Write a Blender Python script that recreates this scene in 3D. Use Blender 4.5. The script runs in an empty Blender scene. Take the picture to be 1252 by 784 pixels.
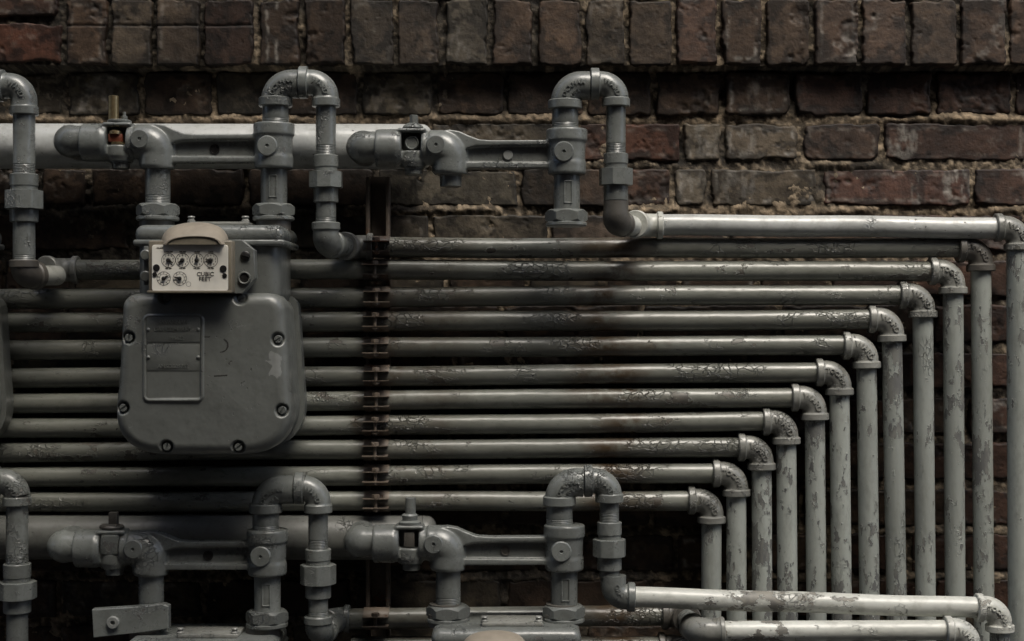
import bpy, bmesh, math, random
import numpy as np
from mathutils import Vector, Matrix

random.seed(7)
C = bpy.context.scene.collection
R = math.radians
SHADE_Z, SHADE_SLOPE = 4.1, .95   # height and slope of the added unseen wall that blocks some sun
S = 0.0012            # metres per photo pixel in the plane of the pipe bank (y = 0)
D = 2.2               # camera distance from that plane
YB = -0.10            # plane of the meter bars and outlet bends
YW = 0.055            # wall face


def s(y):
    return S * (D + y) / D


def W(px, py, y):
    k = s(y)
    return Vector(((px - 626) * k, y, (392 - py) * k))


X, Y, Z = Vector((1, 0, 0)), Vector((0, 1, 0)), Vector((0, 0, 1))

# ------------------------------------------------------------------ mesh building
ORG = {}


class MB:
    def __init__(self):
        self.v, self.f, self.mi = [], [], []

    def add(self, vs, fs, mi=0):
        n = len(self.v)
        self.v += [tuple(p) for p in vs]
        self.f += [tuple(i + n for i in f) for f in fs]
        self.mi += [mi] * len(fs)

    def mesh(self, name, mats, org=Vector((0, 0, 0)), ang=38):
        me = bpy.data.meshes.new(name)
        o = org
        me.from_pydata([(p[0] - o[0], p[1] - o[1], p[2] - o[2]) for p in self.v], [], self.f)
        for m in mats:
            me.materials.append(m)
        if len(mats) > 1:
            me.polygons.foreach_set('material_index', self.mi)
        bm = bmesh.new(); bm.from_mesh(me)
        bmesh.ops.recalc_face_normals(bm, faces=bm.faces)
        bm.to_mesh(me); bm.free()
        me.shade_smooth()
        me.set_sharp_from_angle(angle=R(ang))
        return me

    def build(self, name, mat, parent=None, ang=38, org=None):
        mats = mat if isinstance(mat, (list, tuple)) else [mat]
        og = org if org is not None else (ORG[parent.name] if parent else Vector((0, 0, 0)))
        o = bpy.data.objects.new(name, self.mesh(name, mats, og, ang))
        C.objects.link(o)
        if parent:
            o.parent = parent
            ORG[o.name] = og
        else:
            o.location = og
            ORG[o.name] = og
        return o

    # ---- primitives
    def tube(self, pts, rad, seg=36, cap=True, mi=0, shape=None, axis=None):
        pts = [Vector(p) for p in pts]
        n = len(pts)
        if not isinstance(rad, (list, tuple)):
            rad = [rad] * n
        tg = []
        for i in range(n):
            j = i
            while j < n - 1 and (pts[j] - pts[i]).length < 1e-7: j += 1
            k = i
            while k > 0 and (pts[i] - pts[k]).length < 1e-7: k -= 1
            tg.append(axis if axis is not None else (pts[j] - pts[k]).normalized())
        a = Vector((0, 0, 1)) if abs(tg[0].z) < .9 else Vector((0, -1, 0))
        u = (a - tg[0] * a.dot(tg[0])).normalized()
        vs, fs = [], []
        for i in range(n):
            u = (u - tg[i] * u.dot(tg[i])).normalized()
            w = tg[i].cross(u)
            for q in range(seg):
                t = 2 * math.pi * q / seg
                r = rad[i] * (shape(t) if shape else 1)
                vs.append(pts[i] + (u * math.cos(t) + w * math.sin(t)) * r)
        for i in range(n - 1):
            for q in range(seg):
                fs.append((i * seg + q, i * seg + (q + 1) % seg, (i + 1) * seg + (q + 1) % seg, (i + 1) * seg + q))
        if cap:
            fs.append(tuple(reversed(range(seg))))
            fs.append(tuple(range((n - 1) * seg, n * seg)))
        self.add(vs, fs, mi)

    def lathe(self, p0, axis, prof, seg=40, mi=0):
        """prof: list of (distance along axis, radius)"""
        self.tube([p0 + axis * t for t, r in prof], [max(r, 1e-5) for t, r in prof], seg, True, mi, None, axis.normalized())

    def hexnut(self, p0, axis, h, rf, nside=6, bore=None, cham=.30, rot=0.26, mi=0):
        """polygonal nut with turned (scalloped) chamfers; rf = half width across flats"""
        axis = axis.normalized()
        a = Vector((0, -1, 0)) if abs(axis.y) < .9 else Z
        u = (a - axis * a.dot(axis)).normalized(); w = axis.cross(u)
        seg = nside * 10
        prm = []
        for q in range(seg):
            t = 2 * math.pi * q / seg
            m = ((t + rot) % (2 * math.pi / nside)) - math.pi / nside
            prm.append((t, rf / math.cos(m)))
        vs, fs = [], []

        def ring(fn):
            for t, r in prm:
                rr, z = fn(r)
                vs.append(p0 + (u * math.cos(t) + w * math.sin(t)) * rr + axis * z)
        ri = rf * .93
        ring(lambda r: (ri, 0)); ring(lambda r: (r, (r - ri) * cham * 2))
        ring(lambda r: (r, h - (r - ri) * cham * 2)); ring(lambda r: (ri, h))
        for i in range(3):
            for q in range(seg):
                fs.append((i * seg + q, i * seg + (q + 1) % seg, (i + 1) * seg + (q + 1) % seg, (i + 1) * seg + q))
        fs.append(tuple(reversed(range(seg)))); fs.append(tuple(range(3 * seg, 4 * seg)))
        self.add(vs, fs, mi)

    def rbox(self, c, size, r=0.001, rot=None, seg=2, mi=0):
        bm = bmesh.new()
        bmesh.ops.create_cube(bm, size=1)
        for v in bm.verts:
            v.co = Vector((v.co.x * size[0], v.co.y * size[1], v.co.z * size[2]))
        if r > 0:
            bmesh.ops.bevel(bm, geom=list(bm.edges), offset=min(r, min(size) * .48), segments=seg, profile=.5, affect='EDGES')
        if rot is not None:
            bm.transform(rot)
        bm.verts.index_update()
        self.add([v.co + Vector(c) for v in bm.verts], [tuple(v.index for v in f.verts) for f in bm.faces], mi)
        bm.free()

    def prism(self, poly, off, cham=0., mi=0):
        """poly: world points; extruded by off; chamfered rim on the far side"""
        n = len(poly)
        poly = [Vector(p) for p in poly]
        c = sum(poly, Vector()) / n
        rings = [poly]
        if cham:
            L = off.length
            rings.append([p + off * (1 - cham / L) for p in poly])
            nn = off.normalized()
            top = []
            for i in range(n):
                e1 = (poly[i] - poly[i - 1]).normalized(); e2 = (poly[(i + 1) % n] - poly[i]).normalized()
                m1 = nn.cross(e1); m2 = nn.cross(e2); m = m1 + m2
                if m.length < 1e-6: m = m1
                m.normalize()
                if m.dot(c - poly[i]) < 0 and False: m = -m
                top.append(poly[i] + off + m * cham)
            ar = sum((poly[i] - c).cross(poly[(i + 1) % n] - c).dot(nn) for i in range(n))
            if ar < 0:
                top = [2 * (poly[i] + off) - top[i] for i in range(n)]
            rings.append(top)
        else:
            rings.append([p + off for p in poly])
        vs = [p for r in rings for p in r]; fs = []
        for k in range(len(rings) - 1):
            for i in range(n):
                fs.append((k * n + i, k * n + (i + 1) % n, (k + 1) * n + (i + 1) % n, (k + 1) * n + i))
        fs.append(tuple(range(n))); fs.append(tuple((len(rings) - 1) * n + i for i in range(n)))
        self.add(vs, fs, mi)

    def elbow(self, c, d1, d2, L1, L2, a, r, rb, wb, bead1=True, bead2=True, seg=40, swell=1.0):
        """cast pipe elbow: two beaded mouths at c+d1*L1 and c+d2*L2 joined by a bend"""
        d1, d2 = d1.normalized(), d2.normalized()
        g = d1.angle(d2)
        b = (d1 + d2).normalized()
        ctr = c + b * (a / math.cos(g / 2))
        p1, p2 = c + d1 * a - ctr, c + d2 * a - ctr
        om = p1.angle(p2)
        pts, rad = [], []
        e = rb * .06

        def mouth(dv, L, bead):
            if bead:
                seq = [(L + .0, r * .8), (L, rb - e), (L - e, rb), (L - wb + e, rb), (L - wb, rb - e), (L - wb - .0004, r * 1.03), (L - wb - .002, r)]
            else:
                seq = [(L, r * .9), (L, r)]
            return [(c + dv * t, q) for t, q in seq]
        for p, q in mouth(d1, L1, bead1):
            pts.append(p); rad.append(q)
        n = 14
        for i in range(n + 1):
            t = i / n
            pts.append(ctr + (p1 * math.sin((1 - t) * om) + p2 * math.sin(t * om)) / math.sin(om))
            rad.append(r * (1 + (swell - 1) * math.sin(math.pi * t)))
        for p, q in reversed(mouth(d2, L2, bead2)):
            pts.append(p); rad.append(q)
        self.tube(pts, rad, seg)
        return ctr

    def flat_text(self, body, c, ex, ey, ez, size, h=.0004, mi=0):
        vs, fs = text_geo(body)
        self.add([c + ex * (v[0] * size) + ey * (v[1] * size) + ez * (v[2] * h) for v in vs], fs, mi)

    def bend_text(self, body, c, d1, d2, a, r, size, t_mid, phi, h=.0009):
        """raised lettering cast round the front of an elbow lying parallel to the wall"""
        ctr = c + (d1 + d2) * a
        vs, fs = text_geo(body)
        out = []
        for x, y, z in vs:
            rr = r + (h if z > 0 else -.001)
            ph = phi + y * size / r
            t = t_mid + x * size / (a + r * math.sin(phi))
            e = -(d2 * math.cos(t) + d1 * math.sin(t))
            out.append(ctr + e * (a + rr * math.sin(ph)) - Y * (rr * math.cos(ph)))
        self.add(out, fs)


TXT = {}


def text_geo(body):
    """glyph solid, centred, cap height about 0.7, z in -1..1"""
    if body not in TXT:
        cu = bpy.data.curves.new('lettering', 'FONT')
        cu.body = body; cu.size = 1; cu.align_x = 'CENTER'; cu.align_y = 'CENTER'
        cu.extrude = .1; cu.resolution_u = 2; cu.offset = .012
        o = bpy.data.objects.new('lettering', cu); C.objects.link(o)
        dg = bpy.context.evaluated_depsgraph_get()
        me = o.evaluated_get(dg).to_mesh()
        TXT[body] = ([(v.co.x, v.co.y, 1. if v.co.z > 0 else -1.) for v in me.vertices], [tuple(p.vertices) for p in me.polygons])
        o.evaluated_get(dg).to_mesh_clear()
        bpy.data.objects.remove(o); bpy.data.curves.remove(cu)
    return TXT[body]


def thing(name, label, cat, loc, group=None):
    o = bpy.data.objects.new(name, None); C.objects.link(o)
    o.location = loc; o.empty_display_size = .02
    o['label'] = label; o['category'] = cat
    if group: o['group'] = group
    ORG[o.name] = Vector(loc)
    return o


def fuse(mb, name, mat, parent, voxel=.0013, smooth=4, rep=.5):
    """join the solids of mb into one cast body with softened inside corners"""
    o = mb.build(name + '_raw', mat, parent)
    m = o.modifiers.new('r', 'REMESH'); m.mode = 'VOXEL'; m.voxel_size = voxel
    q = o.modifiers.new('s', 'SMOOTH'); q.factor = rep; q.iterations = smooth
    dg = bpy.context.evaluated_depsgraph_get()
    me = bpy.data.meshes.new_from_object(o.evaluated_get(dg))
    me.name = name
    bpy.data.objects.remove(o)
    me.materials.clear(); me.materials.append(mat)
    me.shade_smooth()
    n = bpy.data.objects.new(name, me); C.objects.link(n)
    n.parent = parent; ORG[n.name] = ORG[parent.name]
    return n


# ------------------------------------------------------------------ materials
class NT:
    def __init__(self, name):
        self.m = bpy.data.materials.new(name); self.m.use_nodes = True
        self.t = self.m.node_tree
        self.b = self.t.nodes['Principled BSDF']

    def n(self, kind, **kw):
        x = self.t.nodes.new(kind)
        for k, v in kw.items():
            if k in x.inputs: x.inputs[k].default_value = v
            else: setattr(x, k, v)
        return x

    def l(self, a, b):
        self.t.links.new(a, b)

    def math(self, op, a, b=0., clamp=False):
        x = self.n('ShaderNodeMath', operation=op, use_clamp=clamp)
        for i, q in enumerate((a, b)):
            if isinstance(q, (int, float)): x.inputs[i].default_value = q
            else: self.l(q, x.inputs[i])
        return x.outputs[0]

    def ramp(self, v, a, b, lo=0., hi=1.):
        x = self.n('ShaderNodeMapRange', interpolation_type='SMOOTHSTEP')
        self.l(v, x.inputs[0])
        for i, q in zip((1, 2, 3, 4), (a, b, lo, hi)): x.inputs[i].default_value = q
        return x.outputs[0]

    def mix(self, f, a, b):
        x = self.n('ShaderNodeMix', data_type='RGBA')
        if isinstance(f, (int, float)): x.inputs[0].default_value = f
        else: self.l(f, x.inputs[0])
        for i, q in ((6, a), (7, b)):
            if isinstance(q, tuple): x.inputs[i].default_value = (*q, 1)
            else: self.l(q, x.inputs[i])
        return x.outputs[2]

    def noise(self, vec, scale, detail=4, rough=.55, dist=0.):
        x = self.n('ShaderNodeTexNoise')
        x.inputs['Scale'].default_value = scale; x.inputs['Detail'].default_value = detail
        x.inputs['Roughness'].default_value = rough; x.inputs['Distortion'].default_value = dist
        self.l(vec, x.inputs['Vector'])
        return x.outputs['Fac']


def coords(t, stretch=(1, 1, 1)):
    g = t.n('ShaderNodeNewGeometry')
    oi = t.n('ShaderNodeObjectInfo')
    r = t.n('ShaderNodeVectorMath', operation='SCALE'); r.inputs[0].default_value = (7.3, 3.1, 5.7)
    t.l(oi.outputs['Random'], r.inputs['Scale'])
    mp = t.n('ShaderNodeMapping'); mp.inputs['Scale'].default_value = stretch
    t.l(g.outputs['Position'], mp.inputs['Vector'])
    ad = t.n('ShaderNodeVectorMath', operation='ADD')
    t.l(mp.outputs[0], ad.inputs[0]); t.l(r.outputs[0], ad.inputs[1])
    return g.outputs['Position'], ad.outputs[0], oi.outputs['Random']


def paint(name, base, alt, chip=(.10, .10, .09), chip_amt=.3, crack=.5, rough=.38, stretch=(1, 1, 1),
          rust=0., stain=False, var=.18, pale=None, grime=.5):
    t = NT(name)
    pos, v, rnd = coords(t, stretch)
    big = t.noise(v, 7, 2, .6)
    col = t.mix(t.ramp(big, .35, .68), base, alt)
    # brush-on variation between one casting and the next
    hv = t.n('ShaderNodeHueSaturation'); t.l(col, hv.inputs['Color'])
    t.l(t.math('ADD', t.math('MULTIPLY', rnd, 2 * var), 1 - var), hv.inputs['Value'])
    col = hv.outputs[0]
    # streaky weathering
    fine = t.noise(v, 60, 4, .7)
    col = t.mix(t.math('MULTIPLY', t.ramp(fine, .47, .70), grime), col, (base[0] * .5, base[1] * .49, base[2] * .46))
    # flaking: islands where the top coat has come off
    warp = t.noise(v, 48, 4, .66)
    zone = t.noise(v, 9, 1, .5)
    lvl = t.math('ADD', warp, t.math('MULTIPLY', t.math('SUBTRACT', zone, .5), .55))
    th = .80 - .34 * chip_amt
    island = t.ramp(lvl, th, th + .014)
    rim = t.math('SUBTRACT', t.ramp(lvl, th - .022, th - .004), island, True)
    col = t.mix(island, col, t.mix(t.ramp(fine, .4, .6), chip, (chip[0] * 1.5, chip[1] * 1.48, chip[2] * 1.4)))
    pl = pale or tuple(min(1, c * 1.45) for c in base)
    col = t.mix(t.math('MULTIPLY', rim, .4), col, pl)
    # crazing: thin broken cracks
    vo = t.n('ShaderNodeTexVoronoi', feature='DISTANCE_TO_EDGE'); vo.inputs['Scale'].default_value = 125
    wv = t.n('ShaderNodeTexNoise'); wv.inputs['Scale'].default_value = 45; wv.inputs['Detail'].default_value = 3
    t.l(v, wv.inputs['Vector'])
    vm = t.n('ShaderNodeVectorMath', operation='SCALE'); t.l(wv.outputs['Color'], vm.inputs[0]); vm.inputs['Scale'].default_value = .03
    va = t.n('ShaderNodeVectorMath', operation='ADD'); t.l(v, va.inputs[0]); t.l(vm.outputs[0], va.inputs[1])
    t.l(va.outputs[0], vo.inputs['Vector'])
    cz = t.noise(v, 14, 2, .6)
    cm = t.math('MULTIPLY', t.ramp(vo.outputs['Distance'], .006, .034, 1, 0), t.ramp(cz, .70 - .22 * crack, .76 - .22 * crack))
    col = t.mix(t.math('MULTIPLY', cm, .62), col, (.03, .028, .024))
    # pinholes and specks
    sp = t.noise(v, 210, 0, .5)
    spk = t.math('MULTIPLY', t.ramp(sp, .80, .83), t.ramp(zone, .42, .6))
    col = t.mix(t.math('MULTIPLY', spk, .7), col, (.04, .038, .033))
    if rust:
        rn = t.noise(v, 24, 5, .65, .3)
        col = t.mix(t.math('MULTIPLY', t.ramp(rn, .72 - .3 * rust, .86 - .3 * rust), .8), col, (.11, .052, .026))
    if stain:
        sx = t.n('ShaderNodeSeparateXYZ'); t.l(pos, sx.inputs[0])
        wob = t.math('MULTIPLY', t.math('SUBTRACT', t.noise(pos, 9, 3), .5), .22)
        for x0, wd, k in ((.150, .085, 1.0), (-.12, .10, .45), (-.20, .03, .7)):
            dx = t.math('ABSOLUTE', t.math('SUBTRACT', t.math('ADD', sx.outputs[0], wob), x0))
            f = t.math('MULTIPLY', t.ramp(dx, 0, wd, 1, 0), t.ramp(t.noise(pos, 34, 4, .7), .28, .56))
            col = t.mix(t.math('MULTIPLY', f, k), col, (.052, .034, .019))
    t.l(col, t.b.inputs['Base Color'])
    ro = t.math('ADD', t.math('MULTIPLY', fine, .34), rough - .14)
    ro = t.math('ADD', ro, t.math('MULTIPLY', island, .2), True)
    t.l(ro, t.b.inputs['Roughness'])
    t.b.inputs['Specular IOR Level'].default_value = .62
    peel = t.noise(v, 95, 1, .5)
    lumps = t.noise(v, 22, 1, .5)
    h = t.math('ADD', t.math('MULTIPLY', peel, .32), t.math('MULTIPLY', lumps, .9))
    h = t.math('ADD', h, t.math('MULTIPLY', island, -.55))
    h = t.math('ADD', h, t.math('MULTIPLY', rim, .75))
    h = t.math('ADD', h, t.math('MULTIPLY', t.ramp(vo.outputs['Distance'], .035, .10, 1, 0), t.math('MULTIPLY', t.ramp(cz, .70 - .22 * crack, .80 - .22 * crack), .55)))
    h = t.math('ADD', h, t.math('MULTIPLY', cm, -1.5))
    h = t.math('ADD', h, t.math('MULTIPLY', spk, -.4))
    bp = t.n('ShaderNodeBump'); bp.inputs['Strength'].default_value = .9; bp.inputs['Distance'].default_value = .0016
    t.l(h, bp.inputs['Height']); t.l(bp.outputs[0], t.b.inputs['Normal'])
    return t.m


def plain(name, col, rough=.5, metal=0., bump=.0, scale=120, var=.25):
    t = NT(name)
    pos, v, rnd = coords(t)
    f = t.noise(v, scale, 4, .6)
    c = t.mix(t.ramp(f, .3, .7), col, tuple(q * (1 - var) for q in col))
    d = t.noise(v, scale * .2, 4, .65)
    c = t.mix(t.math('MULTIPLY', t.ramp(d, .55, .75), .45), c, tuple(q * .45 for q in col))
    t.l(c, t.b.inputs['Base Color'])
    t.l(t.math('ADD', t.math('MULTIPLY', f, .25), rough - .12), t.b.inputs['Roughness'])
    t.b.inputs['Metallic'].default_value = metal
    if bump:
        bp = t.n('ShaderNodeBump'); bp.inputs['Strength'].default_value = .6; bp.inputs['Distance'].default_value = bump
        t.l(f, bp.inputs['Height']); t.l(bp.outputs[0], t.b.inputs['Normal'])
    return t.m


M = {}
M['run'] = paint('run_paint', (.180, .186, .162), (.136, .139, .119), chip=(.075, .07, .06), chip_amt=.40, crack=.66, rough=.29, stretch=(.6, 1, 1), stain=True, var=.2)
M['vert'] = paint('drop_paint', (.335, .358, .330), (.272, .290, .266), chip=(.105, .108, .104), chip_amt=.66, crack=.42, rough=.46, stretch=(1.5, 1.5, .62), grime=.4)
M['elbow'] = paint('elbow_paint', (.25, .252, .230), (.17, .172, .157), chip=(.09, .09, .08), chip_amt=.4, crack=.72, rough=.28)
M['cast'] = paint('cast_paint', (.166, .177, .167), (.130, .138, .130), chip=(.09, .09, .085), chip_amt=.28, crack=.54, rough=.27)
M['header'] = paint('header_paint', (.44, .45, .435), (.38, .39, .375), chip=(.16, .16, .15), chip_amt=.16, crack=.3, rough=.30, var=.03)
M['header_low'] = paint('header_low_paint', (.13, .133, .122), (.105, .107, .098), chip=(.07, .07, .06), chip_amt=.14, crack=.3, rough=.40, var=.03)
M['meter'] = paint('meter_paint', (.142, .149, .138), (.119, .125, .115), chip=(.085, .085, .08), chip_amt=.10, crack=.42, rough=.33, var=.03, grime=.35)
M['pale'] = paint('pale_paint', (.52, .53, .49), (.42, .425, .385), chip=(.15, .145, .13), chip_amt=.46, crack=.6, rough=.36, stretch=(.7, 1, 1), pale=(.6, .6, .55), rust=.16)
M['dark'] = paint('dark_iron', (.105, .098, .085), (.07, .064, .055), chip=(.03, .028, .025), chip_amt=.3, crack=.3, rough=.45)
M['rusty'] = paint('rusty_iron', (.085, .06, .045), (.055, .045, .038), chip=(.14, .06, .03), chip_amt=.5, crack=.3, rough=.55, rust=.6)
M['strap'] = paint('strap_iron', (.155, .125, .098), (.11, .085, .064), chip=(.12, .062, .035), chip_amt=.4, crack=.3, rough=.42, rust=.3)
M['brass'] = plain('brass', (.46, .36, .20), .34, .9, .0003, 160)
M['redrubber'] = plain('red_enamel', (.17, .05, .028), .45, 0, .0002, 90)
M['tan'] = plain('tan_plastic', (.30, .262, .208), .42, 0, .0002, 70, .15)
M['tanframe'] = plain('tan_frame', (.20, .175, .13), .45, 0, .0002, 70, .2)
M['cream'] = plain('dial_enamel', (.86, .83, .74), .4, 0, .0, 40, .07)
M['ink'] = plain('ink', (.02, .018, .016), .5)
M['black'] = plain('black_screw_and_hole_shade', (.018, .017, .016), .35)
M['peel'] = plain('old_paint', (.25, .258, .245), .5, 0, .0002, 60, .15)


def thread(y0, y1, r, pitch=1.9):
    """ring profile of a pipe thread in px, for lathes"""
    out, t = [], y0
    while t < y1 - pitch * .5:
        out += [(t, r), (t + pitch * .5, r - .45)]; t += pitch
    out.append((y1, r))
    return out


# ------------------------------------------------------------------ brick wall
def lattice(xs, zs, cell, seed, octv=4, gain=.5):
    rng = np.random.RandomState(seed)
    out = np.zeros((len(zs), len(xs))); amp = 1.; tot = 0.
    for o in range(octv):
        c = cell / (2 ** o)
        fx = (xs - xs[0]) / c; fz = (zs - zs[0]) / c
        ix = np.floor(fx).astype(int); iz = np.floor(fz).astype(int)
        tx = fx - ix; tz = fz - iz
        tx = tx * tx * (3 - 2 * tx); tz = tz * tz * (3 - 2 * tz)
        L = rng.rand(iz.max() + 2, ix.max() + 2)
        a = L[np.ix_(iz, ix)]; b = L[np.ix_(iz, ix + 1)]; c2 = L[np.ix_(iz + 1, ix)]; d = L[np.ix_(iz + 1, ix + 1)]
        TX, TZ = tx[None, :], tz[:, None]
        out += amp * ((a * (1 - TX) + b * TX) * (1 - TZ) + (c2 * (1 - TX) + d * TX) * TZ)
        tot += amp; amp *= gain
    return out / tot


def ss(x, a, b):
    t = np.clip((x - a) / (b - a), 0, 1)
    return t * t * (3 - 2 * t)


def grid_object(name, xs, ys_px, depth, col, mat, parent):
    """xs, ys in px of the wall plane; depth = metres in front of the wall plane"""
    k = s(YW)
    nx, nz = len(xs), len(ys_px)
    P = np.empty((nz, nx, 3), np.float32)
    P[..., 0] = ((xs - 626) * k)[None, :]
    P[..., 2] = ((392 - ys_px) * k)[:, None]
    P[..., 1] = YW - depth
    P -= np.array(ORG[parent.name], np.float32)
    idx = np.arange(nx * nz).reshape(nz, nx)
    F = np.stack([idx[:-1, :-1], idx[1:, :-1], idx[1:, 1:], idx[:-1, 1:]], -1).reshape(-1, 4)
    me = bpy.data.meshes.new(name)
    me.vertices.add(nx * nz); me.vertices.foreach_set('co', P.reshape(-1))
    me.loops.add(F.size); me.loops.foreach_set('vertex_index', F.reshape(-1).astype(np.int32))
    me.polygons.add(len(F)); me.polygons.foreach_set('loop_start', np.arange(0, F.size, 4, dtype=np.int32))
    me.update(); me.validate()
    at = me.color_attributes.new('tone', 'FLOAT_COLOR', 'POINT')
    rgba = np.ones((nz, nx, 4), np.float32); rgba[..., :3] = col
    at.data.foreach_set('color', rgba.reshape(-1))
    me.shade_smooth()
    me.materials.append(mat)
    o = bpy.data.objects.new(name, me); C.objects.link(o); o.parent = parent
    return o


def wall_material(name, rough, bump, sc):
    t = NT(name)
    g = t.n('ShaderNodeNewGeometry')
    p = g.outputs['Position']
    a = t.n('ShaderNodeVertexColor'); a.layer_name = 'tone'
    f = t.noise(p, sc, 6, .7)
    f2 = t.noise(p, sc * 5, 2, .6)
    mp = t.n('ShaderNodeMapping'); mp.inputs['Scale'].default_value = (.18, 1, 1); t.l(p, mp.inputs['Vector'])
    st = t.noise(mp.outputs[0], sc * 2.2, 4, .6)
    mul = t.math('ADD', t.math('MULTIPLY', t.ramp(f, .3, .72), .75), .62)
    mul = t.math('MULTIPLY', mul, t.math('ADD', t.math('MULTIPLY', st, .5), .75))
    hv = t.n('ShaderNodeHueSaturation'); t.l(a.outputs['Color'], hv.inputs['Color']); t.l(mul, hv.inputs['Value'])
    t.l(hv.outputs[0], t.b.inputs['Base Color'])
    t.l(t.math('ADD', t.math('MULTIPLY', f, .3), rough - .15, True), t.b.inputs['Roughness'])
    t.b.inputs['Specular IOR Level'].default_value = .35
    h = t.math('ADD', t.math('MULTIPLY', f, .8), t.math('MULTIPLY', f2, .5))
    bp = t.n('ShaderNodeBump'); bp.inputs['Strength'].default_value = .9; bp.inputs['Distance'].default_value = bump
    t.l(h, bp.inputs['Height']); t.l(bp.outputs[0], t.b.inputs['Normal'])
    return t.m


def build_wall():
    root = thing('brick_wall', 'old dark brick wall with a projecting soldier course behind all the pipes', 'wall', W(626, 960, YW))
    x0, x1, y0, y1 = -170, 1430, -130, 960
    xs = np.arange(x0, x1, 1.6); ys = np.arange(y0, y1, 1.6)
    Xg, Yg = np.meshgrid(xs, ys)
    wx = (lattice(xs, ys, 26, 1, 4, .6) - .5) * 6.5 + (lattice(xs, ys, 7, 61, 3, .6) - .5) * 3.2
    wy = (lattice(xs, ys, 26, 2, 4, .6) - .5) * 6 + (lattice(xs, ys, 7, 62, 3, .6) - .5) * 3.2
    wear = lattice(xs, ys, 34, 63, 3, .6)
    grime = lattice(xs, ys, 18, 64, 4, .65)
    drag = lattice(xs * .12, ys, 2.2, 65, 2, .6)
    big = lattice(xs, ys, 260, 3, 3)
    mid = lattice(xs, ys, 60, 4, 4, .6)
    fine = lattice(xs, ys, 9, 5, 3, .6)
    H = np.full(Xg.shape, -.022)
    col = np.zeros(Xg.shape + (3,)); col[:] = (.03, .025, .02)
    bricks = []
    rng = random.Random(11)
    GREY, BROWN, RED, DARK = (.094, .088, .074), (.082, .060, .047), (.090, .050, .038), (.070, .041, .032)

    def tone(x, y):
        u = rng.random()
        if x > 985: return DARK if u < .7 else BROWN
        if x > 700: return (RED if u < .35 else BROWN) if y < 260 else BROWN
        return GREY if u < .45 else BROWN
    # course above the soldiers
    for jx in range(-180, 1440, 178):
        bricks.append((jx + 4, jx + 170, -60, -5, .030, BROWN))
        bricks.append((jx - 60, jx + 105, -122, -68, .030, BROWN))
    # the left end has flat bricks, then the soldiers
    bricks += [(-120, -42, -2, 26, .030, DARK), (-38, 78, -2, 25, .030, DARK), (-170, 82, 33, 81, .030, (.11, .052, .038))]
    sj = [85, 140, 194, 252, 318, 372, 428, 486, 542, 600, 654, 712, 765, 822, 877, 930, 988, 1046, 1105, 1165, 1225, 1283, 1340, 1400, 1440]
    for i in range(len(sj) - 1):
        a, b = sj[i] + 2.6, sj[i + 1] - 2.6
        t = ((.10, .088, .075), BROWN, (.094, .078, .066), BROWN, (.092, .06, .05))[(i * 7 + 3) % 5]
        if i == 8: t = (.125, .123, .115)
        if 900 < a: t = (.078, .056, .046) if i % 3 else (.09, .07, .058)
        bricks.append((a, b, 4, 84, .031 + rng.uniform(-.002, .002), t))

    def course(ya, yb, joints, tones=None):
        for i in range(len(joints) - 1):
            a, b = joints[i] + 3, joints[i + 1] - 3
            t = tones[i] if tones and tones[i] else tone((a + b) / 2, ya)
            bricks.append((a, b, ya, yb, rng.uniform(-.0015, .0015), t))
    course(88, 141, [-170, -68, 80, 173, 261, 350, 440, 530, 618, 715, 800, 884, 970, 1057, 1142, 1239, 1330, 1430],
           [None, GREY, GREY, BROWN, GREY, BROWN, GREY, BROWN, BROWN, BROWN, BROWN, BROWN, DARK, DARK, DARK, DARK, DARK])
    course(151, 196, [-170, -20, 75, 170, 265, 365, 525, 690, 752, 834, 884, 980, 1078, 1258, 1430],
           [None, BROWN, GREY, BROWN, GREY, GREY, (.105, .098, .084), (.098, .054, .042), (.105, .054, .042), (.17, .162, .146), (.12, .108, .092), (.07, .05, .042), DARK, DARK])
    course(206, 252, [-170, -60, 48, 109, 182, 300, 460, 636, 692, 755, 822, 866, 1003, 1189, 1300, 1430],
           [None, BROWN, BROWN, BROWN, BROWN, BROWN, (.125, .124, .112), (.06, .05, .04), BROWN, (.10, .06, .048), (.165, .158, .143), (.125, .115, .10), (.088, .048, .04), DARK, DARK])
    course(263, 306, [-170, 30, 160, 330, 400, 526, 672, 800, 890, 1070, 1160, 1290, 1430],
           [None, None, None, None, (.115, .11, .10), (.135, .13, .118), (.13, .11, .098), None, None, None, None, None])
    for n in range(12):
        ya = 318 + 56 * n
        j, x = [-170], -170 + (n % 2) * 70
        while x < 1430:
            x += 178 if (n % 3) else 92
            x += rng.uniform(-8, 8)
            j.append(x)
        course(ya + rng.uniform(-1, 1), ya + 45, j)
    for (a, b, ya, yb, h, t) in bricks:
        i0, i1 = np.searchsorted(xs, a - 14), np.searchsorted(xs, b + 14)
        j0, j1 = np.searchsorted(ys, ya - 14), np.searchsorted(ys, yb + 14)
        if i1 - i0 < 2 or j1 - j0 < 2: continue
        sl = (slice(j0, j1), slice(i0, i1))
        qx = Xg[sl] + wx[sl] * .8; qy = Yg[sl] + wy[sl] * .7
        dx = np.minimum(qx - a, b - qx); dy = np.minimum(qy - ya, yb - qy)
        rr = rng.choice((2, 3, 3, 6))
        ox = np.maximum(rr - dx, 0); oy = np.maximum(rr - dy, 0)
        d = rr - np.hypot(ox, oy)
        d = np.where((dx > rr) & (dy > rr), np.minimum(dx, dy), d)
        top = h + rng.uniform(-.004, .004) * ((Xg[sl] - a) / (b - a) - .5) + rng.uniform(-.003, .003) * ((Yg[sl] - ya) / (yb - ya) - .5)
        e = ss(d, -2.4, .8 + 3.6 * ss(wear[sl], .48, .80))
        hh = -.022 + (top + .022) * e
        better = hh > H[sl]
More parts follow.
